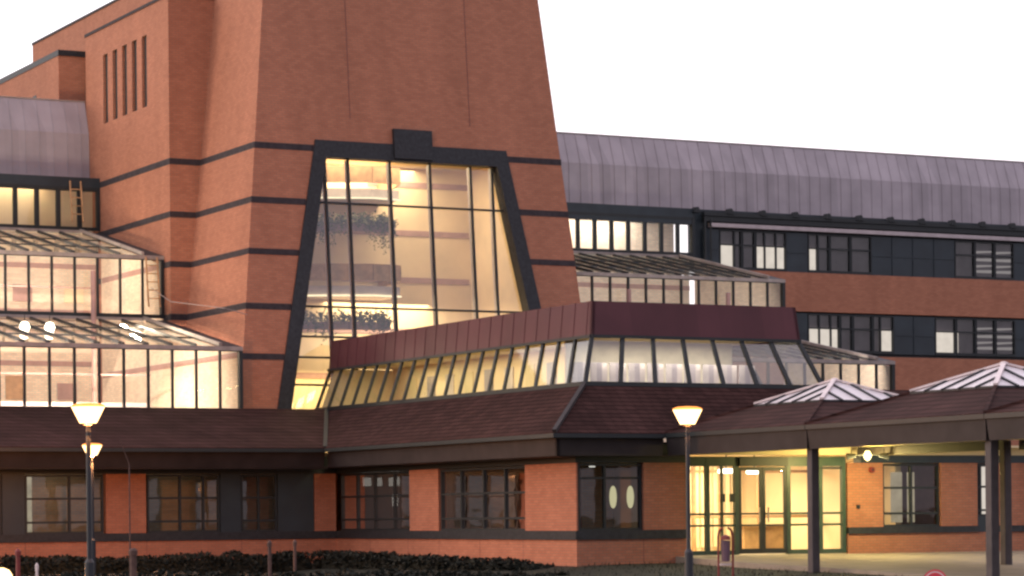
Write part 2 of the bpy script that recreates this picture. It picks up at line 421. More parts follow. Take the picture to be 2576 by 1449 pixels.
def trailing(name, label, pts, ztop, drop, n, mats):
    t = thing(name, label, 'plant', (pts[0][0], pts[0][1], ztop-.2), 'plants trailing inside the tower window')
    for q, m_ in enumerate(mats):
        b = MB()
        for _ in range(n):
            u = rnd.random()*(len(pts)-1); i = int(u); fr_ = u-i
            x = pts[i][0]+(pts[i+1][0]-pts[i][0])*fr_; y = pts[i][1]+(pts[i+1][1]-pts[i][1])*fr_
            strand = .5+.5*math.sin(u*9+q)*math.sin(u*23.0)
            z = ztop+.22*strand-.28*rnd.random()+rnd.gauss(0, .06)
            b.leaf((x+rnd.gauss(0, .10), y+rnd.gauss(0, .12), z), .13)
        for k_ in range(70):
            u = rnd.random()*(len(pts)-1.001); i = int(u); fr_ = u-i
            x = pts[i][0]+(pts[i+1][0]-pts[i][0])*fr_; y = pts[i][1]+(pts[i+1][1]-pts[i][1])*fr_-.16
            ln = drop*rnd.uniform(.25, 1.0)*(.55+.45*math.sin(u*5+1)); zz = ztop; sx = rnd.gauss(0, .10)
            while zz > ztop-ln:
                zz -= rnd.uniform(.03, .075); x += sx*.05; b.leaf((x+rnd.gauss(0, .035), y+rnd.gauss(0, .03), zz), .10)
        b.build('foliage', m_, t)
    tr = MB()
    for (a, b_), (c, d) in zip(pts[:-1], pts[1:]): tr.bar((a, b_, ztop-.28), (c, d, ztop-.28), .28, .26)
    tr.build('trough', INBAND, t)
trailing('trailing_plant', 'bushy trailing plant high on the gallery in the tower window', [(34.4, 84.3), (35.8, 83.6), (37.2, 83.1), (38.5, 82.9)], 11.05, 1.15, 700, (LEAF2, LEAF3))
trailing('trailing_plant', 'lower trailing plant just above the brown metal fascia in the tower window', [(34.0, 84.0), (35.4, 83.3), (36.8, 82.8), (38.2, 82.6)], 7.75, .9, 650, (LEAF2, LEAF3))
area('tower_light', (38.5, 84.8, 13.25), 5, 720, (1.0, .80, .52), sy=3.4)
area('tower_light_low', (39.5, 85.0, 8.55), 4, 420, (1.0, .80, .52), sy=3)
area('tower_light_hall', (37, 84.6, 6.2), 3, 260, (1.0, .74, .34), sy=3)

# ================================================================== BRICK WING BEHIND THE TOWER
wing = thing('brick_wing', 'red brick block with five dark slit openings beside the tower', 'building', (36, 90, 0))
XW = 31.95; YW = 86.6; YWB = 95.3; ZW = 18.72
w = MB()
sy = [89.0, 90.02, 91.05, 92.07, 93.10]
ys_ = [YW]
for s_ in sy: ys_ += [s_-.25, s_+.25]
ys_.append(YWB)
for i in range(len(ys_)-1):
    a, b = ys_[i], ys_[i+1]
    if i % 2 == 0: w.box(XW, XW+.5, a, b, ZB, ZW)
    else:
        w.box(XW, XW+.5, a, b, ZB, 15.31); w.box(XW, XW+.5, a, b, 17.77, ZW)
w.box(XW+.5, 45.4, YW, YW+.5, ZB, ZW)
w.box(XW+.5, 45.4, YWB-.5, YWB, 11, ZW)
w.box(44.9, 45.4, YW+.5, YWB-.5, ZB, ZW)
w.build('wall', BR, wing)
for s_ in sy:
    MB().box(XW+.10, XW+.18, s_-.25, s_+.25, 15.31, 17.77).build('slit_window', DARK, wing)
MB().box(XW-.03, 45.43, YW-.03, YWB+.03, ZW, ZW+.10).build('coping', BAND, wing)
for z in BZ[:4]:
    b = MB(); b.box(XW-.012, XW+.05, YW-.012, 96 if z < 12 else 94.1, z-.10, z+.10)
    b.box(XW+.05, CX-hw(z)-.02, YW-.012, YW+.05, z-.10, z+.10)
    b.build('band', BAND, wing)
pent = thing('brick_penthouse', 'taller red brick box set back on the roof of the slit block', 'building', (38, 97, 18))
MB().box(33.0, 44.4, 88.2, 105.0, 17.0, 20.05).build('wall', BR, pent)
MB().box(32.97, 44.43, 88.17, 105.03, 20.05, 20.14).build('coping', BAND, pent)
stair = thing('brick_stair_block', 'small red brick block with a dark flat cap behind the grey cladding', 'building', (33, 100, 0))
w = MB(); w.box(31.15, 31.6, 96.0, 112, 9, 18.12)
w.box(31.6, 33.0, 96.0, 96.5, 9, 18.12); w.box(31.6, 45, 111.5, 112, 9, 18.12)
w.build('wall', BR, stair)
MB().box(31.13, 33.0, 95.95, 112.05, 18.12, 18.33).build('cap', GRAN, stair)
for y in (98.9, 100.4): MB().box(31.135, 31.16, y-.22, y+.22, 15.0, 17.05).build('slit_window', DARK, stair)

# ================================================================== CLAD UPPER FLOOR + OFFICE WING
YU = 93.85
def mansard(parent, x0, x1, y0=YU, seam=.52):
    pts = [(y0+1.08, 13.20), (y0+1.14, 15.14), (y0+1.56, 16.36)]
    lo = MB(); lo.prism([(x0, pts[0][0], pts[0][1]), (x0, pts[1][0], pts[1][1]), (x0, pts[1][0]+.3, pts[1][1]), (x0, pts[0][0]+.3, pts[0][1])], (x1-x0, 0, 0))
    up = MB(); up.prism([(x0, pts[1][0]-.005, pts[1][1]), (x0, pts[2][0], pts[2][1]), (x0, pts[2][0]+.3, pts[2][1]), (x0, pts[1][0]+.295, pts[1][1])], (x1-x0, 0, 0))
    n = int((x1-x0)/seam)
    for i in range(n+1):
        x = x0+.05+i*seam
        if x > x1-.03: break
        for b, p, q in ((lo, pts[0], pts[1]), (up, pts[1], pts[2])):
            b.bar((x, p[0]-.008, p[1]+.02), (x, q[0]-.008, q[1]-.01), .022, .03, up=(0, -1, 0))
    a = lo.build('cladding', CLAD, parent); c = up.build('cladding', CLAD, parent)
    MB().box(x0, x1, pts[2][0]-.02, pts[2][0]+.4, 16.362, 16.41).build('ridge_capping', RIDGE, parent)
left_top = thing('clad_upper_storey', 'mauve grey metal clad upper storey over the tall glasshouse tiers', 'building', (26, 95, 11))
mansard(left_top, 16, XW-.01)
MB().box(16, XW-.01, YU-.04, YU+.25, 12.93, 13.40).build('head_beam', TEAL, left_top)
MB().box(16, XW-.01, YU+.8, YU+1.0, 11.0, 13.4).build('inner_wall', CREAM, left_top)
MB().box(16, XW-.01, YU+1.9, YU+2.4, 15.6, 16.30).build('roof', EAVE, left_top)

office = thing('office_wing', 'long brick office wing with mauve metal roof and strip windows', 'building', (65, 95, 0))
mansard(office, 44.0, 96)
XE = 57.35
MB().box(45.4, XE-.4, YU-.04, YU+.25, 12.76, 13.40).build('head_beam', TEAL, office)
MB().box(45.4, XE-.4, YU+1.6, YU+1.9, 11.0, 13.4).build('inner_wall', INBR, office)
w = MB(); w.box(XE-.1, 96, YU-.03, YU+.5, 9.40, 11.0); w.box(56.6, 96, YU-.03, YU+.5, -.6, 7.6)
w.build('brick_wall', BR, office)
MB().box(XE-.1, 96, YU+.22, YU+.5, 7.6, 9.40).build('dark_cladding', TEAL, office)
MB().box(XE-.4, 96, YU+.22, YU+.5, 11.0, 13.42).build('dark_cladding', TEAL, office)
MB().box(XE, 96, YU-.16, YU+.10, 13.14, 13.30).build('gutter', DARK, office)
MB().box(XE+.1, 96, YU-.10, YU+.20, 12.92, 13.13).build('under_gutter_board', DARK, office)  # dark board between the gutter and the trim
MB().box(XE+.35, 96, YU-.14, YU+.15, 12.70, 12.86).build('white_trim', TRIM, office)
bk = None
for i in range(22):
    x = 57.0+i*1.585
    b = MB(); b.prism([(x-.16, YU-.22, 13.24), (x+.16, YU-.22, 13.24), (x+.05, YU-.22, 13.46), (x-.05, YU-.22, 13.46)], (0, .34, 0))
    b.build('bracket', DARK, office)
MB().rod((XE+.05, YU-.10, 9.5), (XE+.05, YU-.10, 13.1), .05, .05).build('downpipe', DARK, office); MB().rod((XE+.34, YU-.10, 9.9), (XE+.34, YU-.10, 13.0), .035, .035).build('downpipe', DARK, office)
def strip_window(x0, x1, z0, z1, kind, bars=(), lit=None):
    fz = z0+.05
    f = MB()
    if kind == 'panel':
        f.box(x0, x1, YU+.02, YU+.18, z0, z1)
        for b in bars: f.box(b-.02, b+.02, YU-.01, YU+.02, z0, z1)
        f.box(x0, x1, YU-.005, YU+.02, (z0+z1)/2-.02, (z0+z1)/2+.02)
        return f.build('spandrel_panel', TEAL, office)
    t = .05; y0, y1 = YU+.0, YU+.10
    f.box(x0, x0+t, y0, y1, z0, z1); f.box(x1-t, x1, y0, y1, z0, z1)
    f.box(x0+t, x1-t, y0, y1, z0, z0+.12); f.box(x0+t, x1-t, y0, y1, z1-t, z1)
    zm = z0+.63*(z1-z0); f.box(x0+t, x1-t, y0+.01, y1-.01, zm-.03, zm+.03)
    for b in bars: f.box(b-.035, b+.035, y0+.005, y1-.02, z0+.12, z1-t)
    o = f.build('window', DARK, office)
    MB().poly((x0+t, YU+.07, z0), (x1-t, YU+.07, z0), (x1-t, YU+.07, z1), (x0+t, YU+.07, z1)).build('pane', GLD, o)
    MB().box(x0+t, x1-t, YU+.17, YU+.19, z0+.05, z1-.03).build('blind', GREYB, o)
    if lit:
        for (a, c) in lit: MB().box(a, c, YU+.13, YU+.15, z0+.14, z0+.14+.62*(z1-z0-.15)).build('lit_blind', LITW, o)
    if kind == 'stripes':
        for q, dz in enumerate((.30, .52, .80, 1.12)):
            MB().prism([(x0+.08, YU+.13, z0+dz), (x1-.08, YU+.13, z0+dz+(.06 if q % 2 else 0)), (x1-.08, YU+.13, z0+dz+.13), (x0+.08, YU+.13, z0+dz+.10)], (0, .02, 0)).build('glow_strip', STRIPREF, o)  # glowing bars drawn in for reflected ceiling lights, not real lamps
    return o
z0, z1 = 11.0, 12.62
SW = strip_window
SW(57.45, 58.14, z0, z1, 'panel'); SW(58.16, 59.22, z0, z1, 'w', (58.87,), [(58.22, 58.84)]); SW(59.24, 59.86, z0, z1, 'w')
SW(59.88, 61.38, z0, z1, 'w', (60.33, 60.87), [(59.94, 61.32)]); SW(61.40, 62.42, z0, z1, 'panel')
SW(62.44, 63.50, z0, z1, 'w', (62.94,), [(62.5, 62.88)]); SW(63.52, 64.54, z0, z1, 'w'); SW(64.56, 65.60, z0, z1, 'w')
SW(65.62, 69.86, z0, z1, 'panel', (66.65, 67.71, 68.8)); SW(69.88, 70.92, z0, z1, 'w', (), [(69.93, 70.02)])
SW(70.94, 71.97, z0, z1, 'stripes'); SW(71.99, 73.0, z0, z1, 'stripes'); SW(73.02, 76.2, z0, z1, 'panel', (74.1, 75.1))
z0, z1 = 7.72, 9.32
SW(57.45, 62.38, z0, z1, 'panel', (58.4, 59.4, 60.4, 61.4)); SW(62.40, 63.98, z0, z1, 'w', (62.96, 63.53), [(62.46, 63.92)])
SW(64.0, 64.62, z0, z1, 'w'); SW(64.64, 65.62, z0, z1, 'w'); SW(65.64, 66.70, z0, z1, 'w', (66.02,), [(66.06, 66.64)])
SW(66.72, 68.80, z0, z1, 'panel', (67.72,)); SW(68.82, 69.90, z0, z1, 'w', (), [(68.88, 69.84)]); SW(69.92, 70.93, z0, z1, 'w', (), [(69.97, 70.10)])
SW(70.95, 71.98, z0, z1, 'stripes'); SW(72.0, 73.03, z0, z1, 'stripes'); SW(73.05, 76.2, z0, z1, 'panel', (74.1, 75.1))

# ================================================================== GLASSHOUSES
def glasshouse(label, x0, x1, wall_side, first, pitch, lights):
    """three stepped tiers; wall_side = x of the end that meets brick or ends free"""
    t = thing('glasshouse', label, 'glasshouse', ((x0+x1)/2, 84, 3))
    TI = [(YU, 11.62, 12.93), (87.25, 8.02, 9.86), (80.15, 4.55, 6.36)]
    for k, (y, za, zb) in enumerate(TI):
        f = MB()
        f.box(x0, x1, y-.05, y+.10, zb, zb+.12)
        f.box(x0, x1, y-.05, y+.10, za-.12, za)
        n = 0; x = first
        wd = .17 if k == 0 else .075
        xx = []
        while x < x1-.1:
            if x > x0+.1: xx.append(x)
            x += pitch
        for x in xx: f.box(x-wd/2, x+wd/2, y-.03, y+.06, za, zb)
        f.box(x1-.12, x1, y-.06, y+.12, za-.12, zb+.12)
        o = f.build('glazed_wall', DARK, t)
        MB().poly((x0, y+.03, za), (x1-.1, y+.03, za), (x1-.1, y+.03, zb), (x0, y+.03, zb)).build('pane', GL, o)
        if k:
            # sloping glass roof up to the tier above
            yb, zt = TI[k-1][0], TI[k-1][1]-.22
            r = MB(); xr = x1-.75
            for i in range(int((xr-x0)/pitch)+2):
                x = first-pitch*1+i*pitch
                if x0 < x < xr: r.bar((x, y, zb+.17), (x, yb-.1, zt), .05, .09)
            for q in (.33, .66):
                yy = y+(yb-y)*q; zz = zb+.17+(zt-zb-.17)*q
                r.bar((x0, yy, zz-.02), (xr, yy, zz-.02), .04, .05)
            ro = r.build('glass_roof', GRAN, t)
            MB().poly((x0, y, zb+.14), (xr, y, zb+.14), (xr, yb-.1, zt-.03), (x0, yb-.1, zt-.03)).build('pane', GLR, ro)
            MB().bar((x0, yb-.09, zt+.04), (xr, yb-.09, zt+.04), .16, .10).build('flashing', RIDGE, ro)
            # lead gutter strip along the end with a pale verge
            gsl = MB().prism([(xr+.06, y-.05, zb+.14), (x1, y-.05, zb+.14), (x1, yb-.1, zt+.02), (xr+.06, yb-.1, zt+.02)], (0, 0, -.06))
            gsl.build('gutter_strip', GRAN, ro)
            MB().bar((xr, y-.05, zb+.22), (xr, yb-.1, zt+.09), .10, .10).build('verge', RIDGE, ro)
            MB().box(x0, x1, y-.07, y-.052, zb+.02, zb+.15).build('eaves_rail', RIDGE, o)
    return t, TI
gl1, TI = glasshouse('stepped glasshouse glowing warm, stacked in three tiers against the slit block', 14, XW-.015, XW, 24.84-.793*14, .793, 1)
gl2, _ = glasshouse('dimmer stepped glasshouse beyond the tower, under the mauve roof of the office wing', 45.4, 56.95, 57, 48.56-.762*4, .762, 1)
# brick end wall behind the free end of the second glasshouse
ew = MB()
for (y0, y1, zt0, zt1) in ((80.3, 87.2, 6.3, 7.75), (87.3, 93.7, 9.8, 11.3)):
    ew.prism([(56.86, y0, 3 if y0 < 82 else 7.8), (56.86, y1, 3 if y0 < 82 else 7.8), (56.86, y1, zt1), (56.86, y0, zt0)], (.08, 0, 0))
ew.build('end_wall', INBR, gl2)
# inside walls of both glasshouses
def atrium(parent, x0, x1, m1):
    MB().box(x0, x1, YU+.15, YU+.45, 3, 11.45).build('inner_wall', m1, parent)
    for z in (10.2, 8.55, 6.7, 5.0):
        MB().box(x0, x1, YU+.12, YU+.148, z-.09, z+.09).build('inner_band', INBAND, parent)
    MB().box(x0, x1, 80.4, YU, 2.7, 2.95).build('floor', FLOOR, parent)
    for i in range(int((x1-x0)/1.9)):
        xx_ = x1-1.6-i*1.9
        MB().box(xx_, xx_+rnd.uniform(.5, 1.0), YU+.10, YU+.148, 5.4, 6.0+.25*(i % 2)).build('notice_board', (INBAND, WOOD, CREAM)[i % 3], parent)
        MB().box(xx_+.3, xx_+1.0, YU+.10, YU+.148, 8.9, 9.5).build('notice_board', (CREAM, INBAND, WOOD)[i % 3], parent)
    for yy_, zz_ in ((90.15, 9.1), (84.45, 5.8)):
        hr = MB(); hr.box(x0, x1-1.5, yy_-.03, yy_+.03, zz_-.03, zz_+.03)
        hr.build('handrail', INBAND, parent)
    # bridge decks crossing the hall
    for y, z in ((90.2, 8.2), (84.5, 4.9)):
        MB().box(x0, x1-1.5, y, y+1.3, z-.16, z).build('walkway', WHITE, parent)
    for i in range(4):
        x = x1-2.6-i*4.3
        if x > x0: MB().rod((x, 86.9, 2.9), (x, 86.9, 9.4), .09, .09, 12).build('column', INBAND, parent)
ln = MB(); ln.prism([(XW-.04, 80.25, 3), (XW-.04, YU-.2, 3), (XW-.04, YU-.2, 11.2), (XW-.04, 87.5, 9.75), (XW-.04, 87.3, 7.75), (XW-.04, 80.25, 6.3)], (.02, 0, 0))
ln.build('inner_side_wall', INBR, gl1)  # pale lining added over the red brick so the wall looks strongly lit
MB().box(XW-.052, XW-.041, 80.3, YU-.3, 6.18, 6.36).build('inner_band', INBAND, gl1); MB().box(XW-.052, XW-.041, 87.6, YU-.3, 9.59, 9.78).build('inner_band', INBAND, gl1)
atrium(gl1, 14, XW-.02, INBR)
atrium(gl2, 45.6, 56.8, INBR)
area('glasshouse_light', (24.5, 87.62, 9.90), 9, 900, (1.0, .79, .62), direction=(0, 1, -.35), sy=.10)
area('glasshouse_light', (24.5, 80.52, 6.40), 9, 1700, (1.0, .77, .60), direction=(0, 1, -.2), sy=.10)
area('glasshouse_light', (30.0, 85.0, 7.55), .14, 420, (1.0, .84, .60), sy=2)
area('glasshouse_light', (29.2, 90.3, 10.1), .3, 90, (1.0, .80, .62), direction=(1, .1, -.1), sy=.3)  # added lamp aimed sideways to brighten the inner side wall
area('glasshouse_light', (28.8, 84.0, 6.4), .3, 110, (1.0, .80, .62), direction=(1, .1, -.1), sy=.3)  # second added lamp, brightening the lower part of that wall
area('upper_storey_light', (26, YU+.45, 13.2), 8, 120, WARM, sy=.4)
area('far_glasshouse_light', (52, 87.62, 9.90), 6, 260, (1.0, .86, .76), direction=(0, 1, -.35), sy=.10)
area('far_glasshouse_light', (53, 80.52, 6.40), 6, 360, (1.0, .86, .76), direction=(0, 1, -.2), sy=.10)
area('office_end_light', (52, YU+.9, 13.2), 6, 320, (1, .9, .8), sy=.6)
for x, lab in ((25.9, 'round white lamp hanging under the lowest glass roof, nearer the picture edge'), (26.72, 'round white lamp hanging under the lowest glass roof, nearer the brick tower')):
    t = thing('pendant_lamp', lab, 'lamp', (x, 83.5, 7.2), 'pendant lamps in the glasshouse')
    MB().lathe([(.02, -.17), (.11, -.14), (.17, 0), (.11, .14), (.02, .17)], (x, 83.5, 7.22)).build('globe', CEILL, t, True)
    MB().rod((x, 83.5, 7.38), (x, 83.5, 7.6), .015, .015, 5).build('stem', DARK, t)
def ladder(x, y, z0, z1, label, lean=.25):
    t = thing('access_ladder', label, 'ladder', (x, y, z0), 'access ladders on the glasshouse')
    for s_ in (-.2, .2): MB().bar((x+s_, y-lean, z0), (x+s_, y, z1), .05, .05).build('rail', WOOD, t)
    n = int((z1-z0)/.28)
    for i in range(1, n):
        q = i/n; MB().bar((x-.2, y-lean*(1-q), z0+(z1-z0)*q), (x+.2, y-lean*(1-q), z0+(z1-z0)*q), .035, .035).build('rung', WOOD, t)
ladder(31.45, 87.1, 8.25, 9.95, 'brown ladder leaning at the end of the middle glass tier')
ladder(31.0, YU-.1, 11.75, 13.25, 'brown ladder at the end of the top glass tier below the cladding')
tag(MB().tube([(31.4, 87.0, 8.9), (31.2, 84.6, 8.25), (31.55, 80.6, 7.75), (32.45, 80.98, 7.6)], .012).build('cable', CABLE), 'thin pale cable drooping from the middle glass tier to the tower', 'cable')

# ================================================================== LOW RANGE (ground floor beside the entrance)
YL = 77.5; XS = 33.97; YFN = 62.0
HB, HS, HH, HC = -.8, .44, .68, 2.43
def eave_slab(b, pts_out, pts_in): pass
low = thing('low_range', 'single storey brick range with brown tiled roof below the glasshouse', 'building', (26, 78, 0))
MB().box(10, XS+.3, YL, YL+.35, HB, HS).build('base_wall', BR2, low)
MB().box(10, XS-.05, YL-.05, YL+.35, HS, HH).build('sill_band', GRAN, low)
MB().box(10, XS, YL-.02, YL+.35, HC+.02, 3.0).build('head_beam', DARK, low)
for a, c in ((26.49, 27.74), (33.24, 33.95), (19.5, 20.7)):
    MB().box(a, c, YL, YL+.35, HH, HC+.02).build('brick_pier', BR2, low)
def gwindow(parent, axis, pos, a0, a1, z0, z1, bars, trans, name='window', frame=DARK, pane=GLD, inward=1, sections=()):
    """framed window on a plane x=pos or y=pos"""
    def bx(b, u0, u1, d0, d1, w0, w1):
        if axis == 'y': b.box(u0, u1, pos+d0, pos+d1, w0, w1)
        else: b.box(pos+d0, pos+d1, u0, u1, w0, w1)
    f = MB(); t = .06
    bx(f, a0, a0+t, .06, .16, z0, z1); bx(f, a1-t, a1, .06, .16, z0, z1)
    bx(f, a0+t, a1-t, .06, .16, z0, z0+t); bx(f, a0+t, a1-t, .06, .16, z1-t, z1)
    for q in trans: bx(f, a0+t, a1-t, .07, .15, q-.03, q+.03)
    for q in bars: bx(f, q-.035, q+.035, .065, .155, z0+t, z1-t)
    o = f.build(name, frame, parent)
    p = MB()
    if axis == 'y': p.poly((a0, pos+.12, z0), (a1, pos+.12, z0), (a1, pos+.12, z1), (a0, pos+.12, z1))
    else: p.poly((pos+.12, a0, z0), (pos+.12, a1, z0), (pos+.12, a1, z1), (pos+.12, a0, z1))
    p.build('pane', pane, o); return o
TR = (1.02, 1.72)
gwindow(low, 'y', YL, 24.02, 26.43, HH, HC, (25.38,), TR)
gwindow(low, 'y', YL, 27.80, 30.12, HH, HC, (28.85, 29.6), TR)
gwindow(low, 'y', YL, 30.82, 32.0, HH, HC, (31.4,), TR)
gwindow(low, 'y', YL, 20.75, 23.3, HH, HC, (22.0,), TR)
for a, c in ((30.14, 30.80), (32.02, 33.22), (23.32, 24.0)):
    MB().box(a, c, YL+.03, YL+.2, HH, HC+.02).build('infill_panel', TEAL, low)
MB().box(24.06, 24.30, YL+.30, YL+.34, HH+.05, HC-.05).build('lit_curtain', LITD, low)
MB().box(10, 35.0, YL+2.8, YL+2.95, HB, 3.0).build('inner_wall', INBR, low)
MB().box(10, 35.0, YL+.35, YL+2.8, 2.9, 3.0).build('inner_ceiling', CREAM2, low)
MB().box(10, 35.0, YL+.35, YL+2.8, -.3, -.1).build('inner_floor', FLOOR, low)
area('low_range_light', (25.4, YL+1.6, 2.8), 2, 9, WARM, sy=1); area('low_range_light', (29.2, YL+1.6, 2.8), 2, 3, WARM, sy=1)
ZE = 3.22
def roofpanel(pts, th=.12):
    b = MB(); b.prism([(x, y, z-th) for x, y, z in pts], (0, 0, th)); return b
ZR = 4.56
roofpanel([(10, 76.1, ZE), (33.0, 76.1, ZE), (34.75, 80.02, ZR), (10, 80.02, ZR)]).build('roof', TILE, low)
MB().box(10, 33.0, 76.02, 76.20, ZE-.14, ZE-.03).build('gutter', DARK, low)
fb = MB(); fb.prism([(10, 76.20, ZE-.14), (10, 76.36, 2.62), (10, 76.46, 2.62), (10, 76.40, ZE-.14)], (23.05, 0, 0)); fb.build('fascia', EAVE, low)
MB().box(10, 33.2, 76.40, YL+.1, 2.58, 2.66).build('soffit', EAVE, low)

# ================================================================== ENTRANCE PAVILION
pav_ = thing('entrance_pavilion', 'brick entrance pavilion with a sloping glass clerestory and brown metal fascia', 'building', (40, 68, 0))
# side wall x = XS
MB().box(XS, XS+.35, YFN+.35, YL, HB, HS).build('base_wall', BR2, pav_)
MB().box(XS, 37.30, YFN, YFN+.35, HB, HS).build('base_wall', BR2, pav_)
MB().box(XS-.05, XS+.35, YFN+.3, YL-.05, HS, HH).build('sill_band', GRAN, pav_)
MB().box(XS-.05, 37.25, YFN-.05, YFN+.3, HS, HH).build('sill_band', GRAN, pav_)
MB().box(XS-.02, XS+.35, YFN+.35, YL-.02, HC+.02, 3.0).build('head_beam', DARK, pav_)
MB().box(XS-.02, 37.3, YFN-.02, YFN+.35, HC+.02, 3.0).build('head_beam', DARK, pav_)
for a, c in ((70.23, 72.18), (62.35, 64.87)):
    MB().box(XS, XS+.35, a, c, HH, HC+.02).build('brick_pier', BR2, pav_)
MB().box(XS, 34.02, YFN, YFN+.35, HH, HC+.02).build('brick_pier', BR2, pav_)
MB().box(36.0, 37.28, YFN, YFN+.35, HH, HC+.02).build('brick_pier', BR2, pav_)
gwindow(pav_, 'x', XS, 72.22, 77.3, HH, HC, (73.4, 74.8, 76.1), TR)
gwindow(pav_, 'x', XS, 64.9, 70.2, HH, HC, (66.2, 67.5, 68.9), TR)
gwindow(pav_, 'y', YFN, 34.06, 35.97, HH, HC, (34.86,), (2.05,))
# rooms behind
MB().box(XS+.36, 45, 62.4, 77.4, -.3, -.05).build('inner_floor', FLOOR, pav_)
MB().box(XS+.36, 37.2, 62.4, 77.4, 2.9, 3.0).build('inner_ceiling', CREAM2, pav_)
MB().box(37.0, 37.2, 62.6, 77.4, -.3, 2.9).build('inner_wall', CREAM, pav_)
MB().box(XS+.36, 37.0, 65.4, 65.5, -.3, 2.9).build('inner_wall', INBR, pav_)
MB().box(XS+.36, 37.0, 71.0, 71.1, -.3, 2.9).build('inner_wall', INBR, pav_)
def ceiling_light(x, y, z, label, s_=.3):
    t = thing('ceiling_light', label, 'lamp', (x, y, z), 'ceiling lights seen through the ground floor windows')
    MB().box(x-s_/2, x+s_/2, y-s_/2, y+s_/2, z-.05, z).build('diffuser', SMALLL, t)
    MB().box(x-s_/2-.03, x+s_/2+.03, y-s_/2-.03, y+s_/2+.03, z, z+.05).build('tray', WHITE, t)
# wall lights seen in the dark side window and in the front window
def panel_light(x, y, z, w_, h_, label):
    t = thing('panel_light', label, 'lamp', (x, y, z), 'small square lights behind the side window')
    MB().box(x, x+.04, y-w_/2, y+w_/2, z-h_/2, z+h_/2).build('diffuser', SMALLL, t)
    MB().box(x+.04, x+.08, y-w_/2-.03, y+w_/2+.03, z-h_/2-.03, z+h_/2+.03).build('back_plate', DARK, t)
panel_light(34.7, 76.85, 2.18, .55, .26, 'small square light, first of three beside the inner corner of the range')
panel_light(34.7, 75.97, 2.17, .40, .26, 'narrow square light between two others in the side window')
panel_light(34.7, 74.85, 2.16, .72, .26, 'wider square light at the pier end of the side window')
panel_light(34.7, 74.8, 1.60, .34, .36, 'pale low light under the row of three in the side window')
for x, lab in ((35.78, 'tall oval yellow wall lamp nearer the window mullion'), (36.31, 'tall oval yellow wall lamp nearer the brick pier')):
    t = thing('oval_lamp', lab, 'lamp', (x, 63.2, 1.55), 'oval lamps inside the front window')
    b = MB(); pts = [(x+.10*math.cos(a*math.pi/8), 63.23, 1.56+.30*math.sin(a*math.pi/8)) for a in range(16)]
    b.prism(pts, (0, .05, 0)); b.build('shade', OVAL, t)
    MB().box(x-.03, x+.03, 63.28, 63.30, 1.4, 1.7).build('back_plate', DARK, t)
ceiling_light(34.95, 62.9, 2.40, 'tiny white ceiling light just inside the front window', .12)
for y in (65.0, 67.6, 70.2, 72.3, 75.0): MB().box(XS-.004, XS+.02, y-.012, y+.012, HB, HS).build('movement_joint', JOINT, pav_)
for x in (35.98,): MB().box(x-.012, x+.012, YFN-.004, YFN+.02, HB, HS).build('movement_joint', JOINT, pav_)
for x in (24.0, 27.75, 30.8): MB().box(x-.012, x+.012, YL-.004, YL+.02, HB, HS).build('movement_joint', JOINT, low)
# ---- entrance front
GX0, GX1 = 37.30, 42.44
ent = thing('entrance_doors', 'dark green framed glass entrance doors glowing yellow', 'doors', (40, 62, 0))
f = MB(); y0, y1 = YFN+.05, YFN+.17
for x in (37.36, 38.01, 38.92, 40.58, 41.62, 42.38): f.box(x-.06, x+.06, y0, y1, -.02, 2.62)
f.box(37.42, 42.32, y0+.01, y1-.01, 2.36, 2.62)
f.box(37.42, 38.86, y0+.015, y1-.02, -.02, .10); f.box(40.64, 42.32, y0+.015, y1-.02, -.02, .10)
for z in (1.08, .77):
    f.box(37.42, 38.86, y0+.02, y1-.03, z-.03, z+.03); f.box(40.64, 42.32, y0+.02, y1-.03, z-.03, z+.03)
f.box(38.44, 38.50, y0+.02, y1-.02, .10, 2.36)
f.build('frame', GREENM, ent)
MB().poly((37.4, YFN+.11, .0), (38.9, YFN+.11, 0), (38.9, YFN+.11, 2.4), (37.4, YFN+.11, 2.4)).build('side_pane', GL, ent)
MB().poly((40.6, YFN+.11, .0), (42.35, YFN+.11, 0), (42.35, YFN+.11, 2.4), (40.6, YFN+.11, 2.4)).build('side_pane', GL, ent)
MB().box(38.98, 40.52, YFN-.02, YFN+.04, 2.36, 2.60).build('door_operator_box', DARK, ent)
for a, c in ((38.99, 39.73), (39.75, 40.51)):
    d = MB(); yy0, yy1 = YFN+.06, YFN+.12
    d.box(a, a+.08, yy0, yy1, 0, 2.34); d.box(c-.08, c, yy0, yy1, 0, 2.34)
    d.box(a+.08, c-.08, yy0, yy1, 2.24, 2.34); d.box(a+.08, c-.08, yy0, yy1, 0, .14)
    for z in (1.08, .77): d.box(a+.08, c-.08, yy0+.01, yy1-.01, z-.025, z+.025)
    o = d.build('door', DARK, ent)
    MB().poly((a, YFN+.09, 0), (c, YFN+.09, 0), (c, YFN+.09, 2.3), (a, YFN+.09, 2.3)).build('pane', GL, o)
    hx = c-.13 if a < 39.5 else a+.13
    MB().bar((hx, YFN+.0, .85), (hx, YFN+.0, 1.25), .035, .035).build('handle', RIDGE, o)
for x in (38.44, 38.74):
    t = tag(MB().box(x-.07, x+.07, YFN-.02, YFN+.04, 1.40, 1.62).build('notice_plate', DARK), 'small dark plate on the entrance glazing, %s' % ('on the thin glazing bar' if x < 38.6 else 'beside the door frame'), 'plate')
# side lobby projecting behind the column (second glazed leaf)
f = MB(); f.box(41.55, 42.3, y0-.03, y0-.005, 2.28, 2.34)
f.build('header_trim', DARK, ent)
